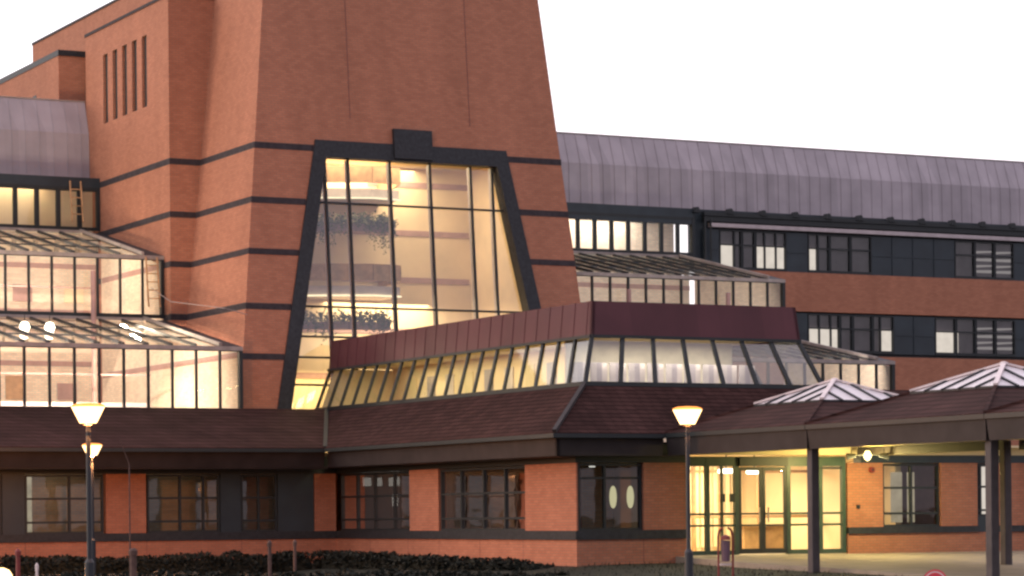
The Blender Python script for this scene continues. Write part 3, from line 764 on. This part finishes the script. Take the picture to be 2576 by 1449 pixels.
# lobby
MB().box(37.25, 44.6, 69.6, 69.8, -.1, 2.95).build('lobby_back_wall', CREAM, pav_)
MB().box(37.22, 37.3, 62.5, 69.6, -.1, 2.95).build('lobby_side_wall', CREAM, pav_)
MB().box(44.4, 44.6, 62.5, 69.6, -.1, 2.95).build('lobby_side_wall', CREAM, pav_)
MB().box(37.2, 44.6, 62.4, 69.8, 2.72, 2.9).build('lobby_ceiling', CREAM2, pav_)
MB().box(37.2, 44.6, 62.2, 69.6, -.10, -.03).build('lobby_floor', FLOOR, pav_)
cu = MB()
for i in range(26):
    x = 38.2+i*.22; cu.bar((x, 69.5, .1), (x, 69.5, 2.5), .12, .06, up=(0, 1, 0))
cu.build('lobby_curtain', CREAM, pav_)
inn = MB()
for x in (37.9, 39.2, 40.1, 41.0, 42.3): inn.box(x-.05, x+.05, 66.2, 66.3, 0, 2.7)
for z in (2.3, 1.0): inn.box(37.3, 44.3, 66.21, 66.29, z-.04, z+.04)
inn.build('inner_screen', WOOD, pav_)
area('lobby_light', (40.2, 64.4, 2.68), 4, 470, (1.0, .84, .50), sy=1.6)
area('lobby_light', (40.6, 68.0, 2.68), 4, 560, (1.0, .84, .50), sy=1.6)
for x, y, lab in ((39.55, 63.6, 'round glowing ceiling lamp inside above the entrance door leaf'), (41.1, 64.6, 'round glowing ceiling lamp deeper inside the lobby')):
    t = thing('lobby_lamp', lab, 'lamp', (x, y, 2.5), 'round lamps in the entrance lobby')
    MB().lathe([(.22, 0), (.24, .06), (.2, .12)], (x, y, 2.2)).build('shade', CEILL, t, True)
    MB().rod((x, y, 2.32), (x, y, 2.72), .02, .02, 6).build('stem', DARK, t)
tag(MB().box(40.75, 42.2, 64.6, 65.2, -.03, .72).box(40.7, 42.25, 64.55, 65.25, .72, .78).build('reception_desk', WOOD), 'low timber desk behind the glass near the column', 'desk')
tag(MB().box(37.6, 38.0, 63.6, 64.0, -.03, .42).prism([(37.6, 64.0, .4), (38.0, 64.0, .4), (38.0, 64.12, .85), (37.6, 64.12, .85)], (0, .05, 0)).build('lobby_chair', WOOD), 'brown chair inside the first glazed bay of the entrance', 'chair')
# ---- brick front beyond the doors
for a, c in ((42.46, 43.64), (45.60, 46.86), (47.55, 48.6)):
    MB().box(a, c, YFN, YFN+.35, HH, HC+.02).build('brick_pier', BR2, pav_)
MB().box(42.46, 60, YFN, YFN+.35, HB, .50).build('base_wall', BR2, pav_)
MB().box(42.46, 46.9, YFN-.05, YFN+.3, .50, .68).build('sill_band', GRAN, pav_)
MB().box(47.5, 60, YFN-.05, YFN+.3, .50, .68).build('sill_band', GRAN, pav_)
MB().box(42.9, 60, YFN-.02, YFN+.35, HC+.02, 2.66).build('head_beam', TEAL, pav_)
wf = gwindow(pav_, 'y', YFN, 43.66, 45.58, HH, HC, (44.64,), (1.05, 1.76))
wl = gwindow(pav_, 'y', YFN, 46.88, 47.53, .95, HC, (47.02,), (1.12, 1.78))
gwindow(pav_, 'y', YFN, 48.62, 50.6, HH, HC, (49.6,), (1.05, 1.76))
MB().box(46.88, 47.53, YFN+.02, YFN+.3, -.1, .95).build('infill_panel', TEAL, pav_)
MB().box(44.20, 44.58, YFN+.42, YFN+.44, .8, 2.2).build('lit_blind', LITD, wf)
MB().box(44.76, 45.0, YFN+.42, YFN+.44, .8, 2.2).build('lit_blind', LITD, wf)
MB().box(46.94, 47.5, YFN+.30, YFN+.32, .98, 2.35).build('lit_blind', LITW, wl)
MB().box(44.6, 60, 64.5, 64.7, -.1, 3).build('inner_wall', INBAND, pav_)
# small fittings on that wall
al = thing('alarm_bell', 'small red alarm bell on the yellow lit brick pier by the doors', 'bell', (43.25, 61.9, 2.28))
MB().rod((43.25, YFN, 2.26), (43.25, YFN-.07, 2.26), .09, .08, 14).build('gong', REDM, al); MB().rod((43.25, YFN-.07, 2.26), (43.25, YFN-.09, 2.26), .03, .03, 8).build('hub', DARK, al)
tag(MB().box(42.75, 42.85, YFN-.04, YFN, 1.20, 1.30).build('call_button', DARK), 'tiny dark button on the brick pier right beside the doors', 'button')

# ---- clerestory
XF, YFA, XR_ = 35.30, 63.50, 41.95; ZF0, ZF1 = 5.90, 6.82; FL = .5; YT = 81.05
fa = MB()
fa.prism([(XF, YFA, ZF0), (XF+.09, YFA+.09, ZF1), (XF+.09, YT, ZF1), (XF, YT, ZF0)], (.10, 0, 0))
fa.prism([(XF, YFA, ZF0), (XR_, YFA, ZF0), (XR_-.09, YFA+.09, ZF1), (XF+.09, YFA+.09, ZF1)], (0, .10, 0))
fa.prism([(XR_, YFA, ZF0), (XR_-.09, YFA+.09, ZF1), (XR_-.09, YT, ZF1), (XR_, YT, ZF0)], (-.10, 0, 0))
for i in range(24):
    y = YFA+.3+i*.72
    if y < YT: fa.bar((XF+.004, y, ZF0), (XF+.094, y, ZF1), .02, .035, up=(-1, 0, 0))
fas = fa.build('metal_fascia', BROWN, pav_)
MB().box(XF+.2, XR_-.2, YFA+.2, YT, ZF1-.08, ZF1-.02).build('flat_roof', EAVE, pav_)
MB().box(XF+.12, XR_-.12, YFA+.12, YT, 5.94, 6.0).build('clerestory_ceiling', CREAM2, pav_)
ZG = 4.57
def corner(z):
    q = (ZF0-z)/(ZF0-ZG); return XF+.05-FL*q, YFA+.05-FL*q, XR_-.05+FL*q
cl = MB()
xa, ya, xb = corner(ZG)
yts = YT
n = 19
for i in range(n+1):
    q = i/n
    cl.bar((XF+.05, YFA+.05+(YT-YFA-.1)*q, ZF0), (xa, ya+(yts-ya)*q, ZG), .11, .07, up=(-1, 0, .3))
for i in range(8):
    q = i/7
    cl.bar((XF+.05+(XR_-XF-.1)*q, YFA+.05, ZF0), (xa+(xb-xa)*q, ya, ZG), .11, .07, up=(0, -1, .3))
for i in range(1, 12):
    q = i/12
    cl.bar((XR_-.05, YFA+.05+(YT-YFA)*q, ZF0), (xb, ya+(YT-ya)*q, ZG), .11, .07, up=(1, 0, .3))
cl.bar((xa, ya, ZG), (xa, YT, ZG), .14, .12); cl.bar((xa, ya, ZG), (xb, ya, ZG), .14, .12)
cl.bar((XF, YFA, ZF0-.03), (XF, YT, ZF0-.03), .12, .08); cl.bar((XF, YFA, ZF0-.03), (XR_, YFA, ZF0-.03), .12, .08)
clo = cl.build('clerestory_frame', DARK, pav_)
MB().poly((XF+.06, YFA+.06, ZF0), (XF+.06, YT, ZF0), (xa+.02, YT, ZG), (xa+.02, ya+.02, ZG)).build('pane', GLC, clo)
MB().poly((XF+.06, YFA+.06, ZF0), (XR_-.06, YFA+.06, ZF0), (xb-.02, ya+.02, ZG), (xa+.02, ya+.02, ZG)).build('pane', GLC, clo)
MB().poly((XR_-.06, YFA+.06, ZF0), (XR_-.06, YT, ZF0), (xb-.02, YT, ZG), (xb-.02, ya+.02, ZG)).build('pane', GLC, clo)
MB().box(xa+.3, xb-.3, ya+.4, YT, 4.0, 4.12).build('clerestory_floor', FLOOR, pav_)
for y in (69.5, 73, 76.5): MB().rod((38.7, y, 4.1), (38.7, y, 5.95), .12, .12, 10).build('inner_column', WHITE, pav_)
MB().box(36.0, 41.4, 66.2, 66.3, 4.12, 5.94).build('inner_wall', PALE, pav_)
for i in range(30):
    x = 35.7+i*.20
    MB().bar((x, 65.2+.06*(i % 3), 4.14), (x, 65.2+.06*(i % 3), 5.28), .185, .04, up=(0, 1, 0)).build('curtain', (TRIM, WHITE, GREYB)[(i*5) % 3], pav_)
hw_ = MB().box(37.5, 37.6, 67.5, 80.9, 4.1, 5.94); hw_.build('inner_partition', CREAM, pav_)
MB().prism([(34.98, 80.84, 4.62), (35.42, 80.84, 5.88), (37.5, 80.84, 5.88), (37.5, 80.84, 4.2), (34.98, 80.84, 4.2)], (0, .06, 0)).build('end_wall', CREAM, pav_)
for k_ in range(9): MB().box(37.46, 37.497, 68.2+k_*1.35, 68.75+k_*1.35, 4.2, 5.55).build('inner_panel', (WHITE, GREYB, CREAM2)[k_ % 3], pav_)
area('clerestory_light', (36.5, 73, 5.9), .5, 260, (1.0, .88, .50), sy=13)
area('clerestory_light', (38.7, 64.9, 5.88), 5, 150, (1.0, .93, .80), sy=.14)
area('clerestory_light', (40.8, 72.0, 5.9), 1.5, 200, (1.0, .9, .7), sy=9)
# ---- tiled roof round the clerestory
hip = (33.0, 61.35)
roofpanel([(33.0, 61.35, ZE), (34.80, 63.0, ZG-.04), (34.80, 80.0, ZG-.04), (33.0, 76.1, ZE)]).build('roof', TILE, pav_)
roofpanel([(33.0, 61.35, ZE), (60, 61.35, ZE), (60, 63.0, ZG-.04), (34.80, 63.0, ZG-.04)]).build('roof', TILE, pav_)
MB().bar((32.98, 61.33, ZE+.03), (34.80, 63.0, ZG), .11, .09).build('hip_cap', EAVE, pav_)
MB().bar((33.0, 76.1, ZE+.02), (34.75, 80.0, ZR), .12, .06).build('valley_gutter', DARK, pav_)
MB().box(42.5, 60, 63.0, 80, ZG-.2, ZG-.06).build('flat_roof', EAVE, pav_)
MB().box(32.92, 33.10, 61.27, 76.02, ZE-.14, ZE-.03).build('gutter', DARK, pav_); g_ = MB(); g_.box(33.10, 36.3, 61.27, 61.45, ZE-.14, ZE-.03); g_.build('gutter', DARK, pav_)
fb = MB()
fb.prism([(33.10, 61.45, ZE-.14), (33.16, 61.52, 2.62), (33.16, 76.28, 2.62), (33.10, 76.2, ZE-.14)], (.10, 0, 0))
fb.prism([(33.10, 61.45, ZE-.14), (36.3, 61.45, ZE-.14), (36.3, 61.52, 2.62), (33.16, 61.52, 2.62)], (0, .10, 0))
fb.build('fascia', EAVE, pav_)
MB().box(33.30, XS+.1, 61.68, 77, 2.60, 2.66).build('soffit', EAVE, pav_)
MB().box(XS+.1, 37.2, 61.68, YFN-.03, 2.60, 2.66).build('soffit', EAVE, pav_)
MB().box(37.2, 60, 61.5, YFN, 2.87, 2.93).build('soffit', CREAM2, pav_)
MB().box(37.31, 60, YFN, YFN+.35, 2.665, 2.87).build('added_pale_strip', CREAM2, pav_)  # pale strip added above the head beam to make the soffit look brighter

# ================================================================== CANOPIES
def canopy(xl, y0, y1, cx, cy, za, label):
    """pyramid roof bay; y0 nearest the building"""
    xr = 2*cx-xl
    t = thing('entrance_canopy', label, 'canopy', (cx, cy, 0), 'pyramid roofed canopy bays at the entrance')
    A = Vector((cx, cy, za)); C = [Vector((xl, y1, ZE)), Vector((xr, y1, ZE)), Vector((xr, y0, ZE)), Vector((xl, y0, ZE))]
    fs = .47
    r = MB(); sk = MB(); bars = MB(); hips = []
    for i in range(4):
        a, b = C[i], C[(i+1) % 4]
        a2, b2 = A.lerp(a, fs), A.lerp(b, fs)
        r.prism([a, b, b2, a2], (0, 0, -.10))
        sk.prism([A+Vector((0, 0, .03)), a2+Vector((0, 0, .03)), b2+Vector((0, 0, .03))], (0, 0, -.05))
        mid = (a2+b2)/2; slope = (A-mid)
        for k_ in range(1, 5):
            q = k_/5; p = a2.lerp(b2, q)+Vector((0, 0, .05))
            hgt = 1-abs(2*q-1)
            bars.bar(p-slope.normalized()*.06, p+slope*hgt, .06, .05)
        hips.append((a2+Vector((0, 0, .07)), A+Vector((0, 0, .07))))
        bars.bar(a2, b2, .06, .08)
    ro = r.build('roof', TILE, t)
    for i in range(4): MB().bar(C[i]+Vector((0, 0, .02)), A.lerp(C[i], fs)+Vector((0, 0, .02)), .09, .06).build('hip_cap', TILE, ro)
    so_ = sk.build('skylight', SKYL, t)
    bars.build('glazing_bar', GRAN, so_)
    for p, q in hips: MB().bar(p, q, .11, .05).build('hip_rail', WHITE, so_)
    MB().lathe([(.12, .02), (.09, .09), (.02, .11)], (cx, cy, za), 8).build('finial', WHITE, so_)
    zb = 2.62
    P = [(xl, y1), (xr, y1), (xr, y0), (xl, y0)]
    for i in (1, 3):
        (a, b), (c, d) = P[i], P[(i+1) % 4]
        ia = (1 if a == xl else -1)*.05; ic = (1 if c == xl else -1)*.05
        ja = (1 if b == y1 else -1)*.05; jc = (1 if d == y1 else -1)*.05
        MB().prism([(a, b, ZE-.10), (c, d, ZE-.10), (c+ic, d+jc, zb), (a+ia, b+ja, zb)], (ia, 0, 0)).build('fascia', EAVE, t)
    MB().box(xl-.05, xl+.06, y1, y0, ZE-.13, ZE-.02).build('gutter', DARK, t); MB().box(xr-.06, xr+.05, y1, y0, ZE-.13, ZE-.02).build('gutter', DARK, t)
    sf = MB(); h_ = 1.45
    sf.box(xl+.2, cx-h_, y1, y0, 2.86, 2.92); sf.box(cx+h_, xr-.2, y1, y0, 2.86, 2.92)
    sf.box(cx-h_, cx+h_, y1, cy-h_, 2.86, 2.92); sf.box(cx-h_, cx+h_, cy+h_, y0, 2.86, 2.92)
    sf.build('soffit', CREAM2, t)
    for x in (xl+.28, xr-.05):
        zb_ = pvz(y1)-.1
        c_ = MB(); c_.box(x-.11, x+.11, y1+.04, y1+.26, zb_, 2.86)
        c_.build('column', CONC, t, bevel=.02)
    return t
canopy(36.3, 61.35, 54.72, 39.35, 58.0, 4.43, 'canopy bay with white pyramid skylight, next to the entrance doors')
canopy(36.3, 54.70, 47.72, 39.5, 51.2, 4.48, 'canopy bay with a larger white pyramid skylight, in front of the first bay')
canopy(36.3, 47.70, 40.9, 39.5, 44.3, 4.48, 'canopy bay mostly cut off by the picture edge, beyond the second column')
# globe lamp with two spot heads under the first canopy
cl_ = thing('canopy_lamp', 'glowing globe lamp between two dark spot heads under the canopy', 'lamp', (41.74, 60.0, 2.66))
MB().lathe([(.02, -.14), (.08, -.09), (.115, 0), (.08, .08), (.05, .13)], (41.74, 60.0, 2.60)).build('globe', BULB, cl_, True)
for s_ in (-1, 1):
    b = MB(); c0 = Vector((41.74, 60, 2.64)); d = Vector((.80, -.41, -.10))*s_
    if s_ < 0: d.z = -.10
    b.rod(c0+d*.35, c0+d*.62, .05, .10, 10); b.rod(c0, c0+d*.36, .015, .015, 6); b.rod(c0+d*.48, c0+d*.48+Vector((0, 0, .22)), .012, .012, 5); b.build('spot_head', POST, cl_)
point('canopy_lamp_light', (41.74, 60.0, 2.38), 420, (1.0, .80, .28), .12)
area('soffit_light', (43.2, 60.4, 2.58), .8, 60, (1.0, .86, .30), sy=.5)

# ================================================================== LAMP POSTS
def lamp_post(x, y, zl, label, power):
    gz = gh(x, y)
    t = thing('street_lamp', label, 'street lamp', (x, y, gz), 'street lamps with bowl lanterns')
    MB().lathe([(.10, 0), (.10, .12), (.075, .16), (.075, 1.10), (.04, 1.16), (.036, zl-.15-gz)], (x, y, gz), 12).build('post', POST, t)
    MB().lathe([(.13, 0), (.255, .25), (.24, .26)], (x, y, zl-.15), 16).build('lantern_bowl', LAMPG, t, False)
    MB().lathe([(.05, -.04), (.11, -.002)], (x, y, zl-.15), 12).build('collar', POST, t)
    MB().lathe([(.262, .25), (.25, .275), (.18, .30), (.03, .31)], (x, y, zl-.15), 16).build('lantern_lid', LAMPO, t)  # lid made to glow orange, imitating the halo round the lantern
    p = point('street_lamp_light', (x, y, zl-.32), power*.6, SOD, .1)
    p2 = point('street_lamp_light', (x, y, zl+.42), power*.5, SOD, .1)
lamp_post(13.5, 40.31, 2.72, 'larger glowing street lamp in front of the glasshouse, nearer to the viewer', 300)
lamp_post(22.58, 67.13, 2.90, 'smaller glowing street lamp showing just below the bigger lantern', 2800)
lamp_post(24.31, 40.34, 2.78, 'glowing street lamp standing in front of the entrance doors', 70)
# bollard lamp at the lower left corner
bl = thing('bollard_lamp', 'very bright low bollard lamp in the bottom corner of the picture', 'bollard lamp', (13.17, 43.84, gh(13, 43)))
MB().lathe([(.10, 0), (.10, .49)], (13.17, 43.84, gh(13, 43)), 12).build('post', POST, bl)
MB().lathe([(.15, 0), (.17, .05), (.17, .30), (.12, .38), (.03, .42)], (13.17, 43.84, gh(13, 43)+.50), 16).build('globe', LAMPG, bl, True)
point('bollard_lamp_light', (13.6, 44.4, .2), 90, SOD, .15)
# posts
def post(x, y, zt, r, label, m=WOODP, name='timber_post'):
    gz = gh(x, y)-.05
    t = thing(name, label, 'post', (x, y, gz), 'short posts along the grass')
    MB().lathe([(r, 0), (r*.96, zt-gz-.12)], (x, y, gz), 8).build('shaft', m, t)
    MB().lathe([(r*1.25, 0), (r*1.3, .10), (r*.5, .16)], (x, y, zt-.12), 8).build('head', m, t)
post(17.88, 58.3, .42, .055, 'red tinted post beside the bright bollard lamp', REDM)
post(20.81, 59.04, .39, .085, 'stout brown post under the thin bare pole')
post(25.1, 61.33, .51, .05, 'slim brown post in the hedge, first of a close pair')
post(26.42, 62.9, .50, .045, 'slim brown post in the hedge nearer the entrance, second of a close pair')
post(16.73, 53.27, .18, .03, 'short pale marker post beside the red tinted post', WHITE, 'marker_post')
pl = thing('bare_pole', 'thin bare pole rising in front of the orange lit brick pier', 'pole', (20.85, 59.3, -.6))
MB().rod((20.83, 59.3, -.6), (20.83, 59.3, 2.35), .022, .016).build('shaft', WOODP, pl)
MB().rod((20.83, 59.3, 2.35), (20.60, 59.3, 2.95), .012, .008, 5).build('tip', WOODP, pl)
# maroon frame stand by the doors
bx, by = 30.17, 48.57; gz = gh(bx, by)
st = thing('litter_bin', 'maroon framed litter bin on two legs in front of the doors', 'bin', (bx, by, gz))
for s_ in (-1, 1):
    u = Vector((math.cos(.1), -math.sin(.3), 0))*.15*s_
    MB().tube([(bx+u.x, by+u.y, gz), (bx+u.x, by+u.y, .62), (bx+u.x*.8, by+u.y*.8, .74), (bx+u.x*.3, by+u.y*.3, .79)], .024, 8).build('leg', REDM, st)
MB().lathe([(.085, 0), (.105, .42), (.11, .44)], (bx, by, .08), 10).build('basket', PURP, st)
MB().lathe([(.115, 0), (.09, .08), (.02, .11)], (bx, by, .53), 10).build('lid', REDM, st)
MB().box(bx-.14, bx+.14, by-.02, by+.02, .0, .035).build('crossbar', WHITE, st)
# red round reflector
rp = thing('reflector_post', 'round red reflector disc just showing at the bottom edge', 'reflector', (17.93, 24.5, gh(18, 24)))
d = Vector((-.60, -.80, 0))
def disc(r, off, th, m, nm):
    c = Vector((17.93, 24.5, .30))+d*off; MB().rod(c, c+d*th, r, r, 24).build(nm, m, rp)
disc(.135, 0, .012, REDR, 'disc'); disc(.115, .012, .004, WHITE, 'ring'); disc(.10, .016, .004, REDR, 'face')
MB().bar((17.95, 24.53, gh(18, 24)), (17.95, 24.53, .20), .05, .05).build('shaft', POST, rp)

# ================================================================== HEDGES
def hedge(label, path, ztops, wid, n):
    b = MB(); L = [0]
    for p, q in zip(path[:-1], path[1:]): L.append(L[-1]+math.dist(p, q))
    bumps = [rnd.uniform(-1, 1) for _ in range(400)]
    for _ in range(n):
        s_ = rnd.random()*L[-1]; i = max(k_ for k_ in range(len(path)-1) if L[k_] <= s_); q = (s_-L[i])/(L[i+1]-L[i])
        x = path[i][0]+(path[i+1][0]-path[i][0])*q; y = path[i][1]+(path[i+1][1]-path[i][1])*q
        zt = ztops[i]+(ztops[i+1]-ztops[i])*q
        zt += .06*bumps[int(s_*3) % 400]+.05*bumps[int(s_*9) % 400]
        dx, dy = path[i+1][0]-path[i][0], path[i+1][1]-path[i][1]; l = math.hypot(dx, dy)
        o_ = rnd.uniform(-1, 1)*wid/2; z0_ = gh(x, y)-.05
        v = rnd.random()**.55
        b.leaf((x-dy/l*o_, y+dx/l*o_, z0_+(zt-z0_)*v), .13)
    c = MB()
    for i in range(len(path)-1):
        (x0, y0_), (x1, y1_) = path[i], path[i+1]; zz = min(ztops[i], ztops[i+1])-.14; z0_ = min(gh(x0, y0_), gh(x1, y1_))-.1
        dx, dy = x1-x0, y1_-y0_; l = math.hypot(dx, dy); nx, ny = -dy/l*wid*.3, dx/l*wid*.3
        if zz > z0_: c.prism([(x0-nx, y0_-ny, z0_), (x1-nx, y1_-ny, z0_), (x1+nx, y1_+ny, z0_), (x0+nx, y0_+ny, z0_)], (0, 0, zz-z0_))
    t = thing('hedge', label, 'hedge', (path[0][0], path[0][1], gh(*path[0])))
    b.build('foliage', LEAF, t); c.build('branch_core', LEAF, t)
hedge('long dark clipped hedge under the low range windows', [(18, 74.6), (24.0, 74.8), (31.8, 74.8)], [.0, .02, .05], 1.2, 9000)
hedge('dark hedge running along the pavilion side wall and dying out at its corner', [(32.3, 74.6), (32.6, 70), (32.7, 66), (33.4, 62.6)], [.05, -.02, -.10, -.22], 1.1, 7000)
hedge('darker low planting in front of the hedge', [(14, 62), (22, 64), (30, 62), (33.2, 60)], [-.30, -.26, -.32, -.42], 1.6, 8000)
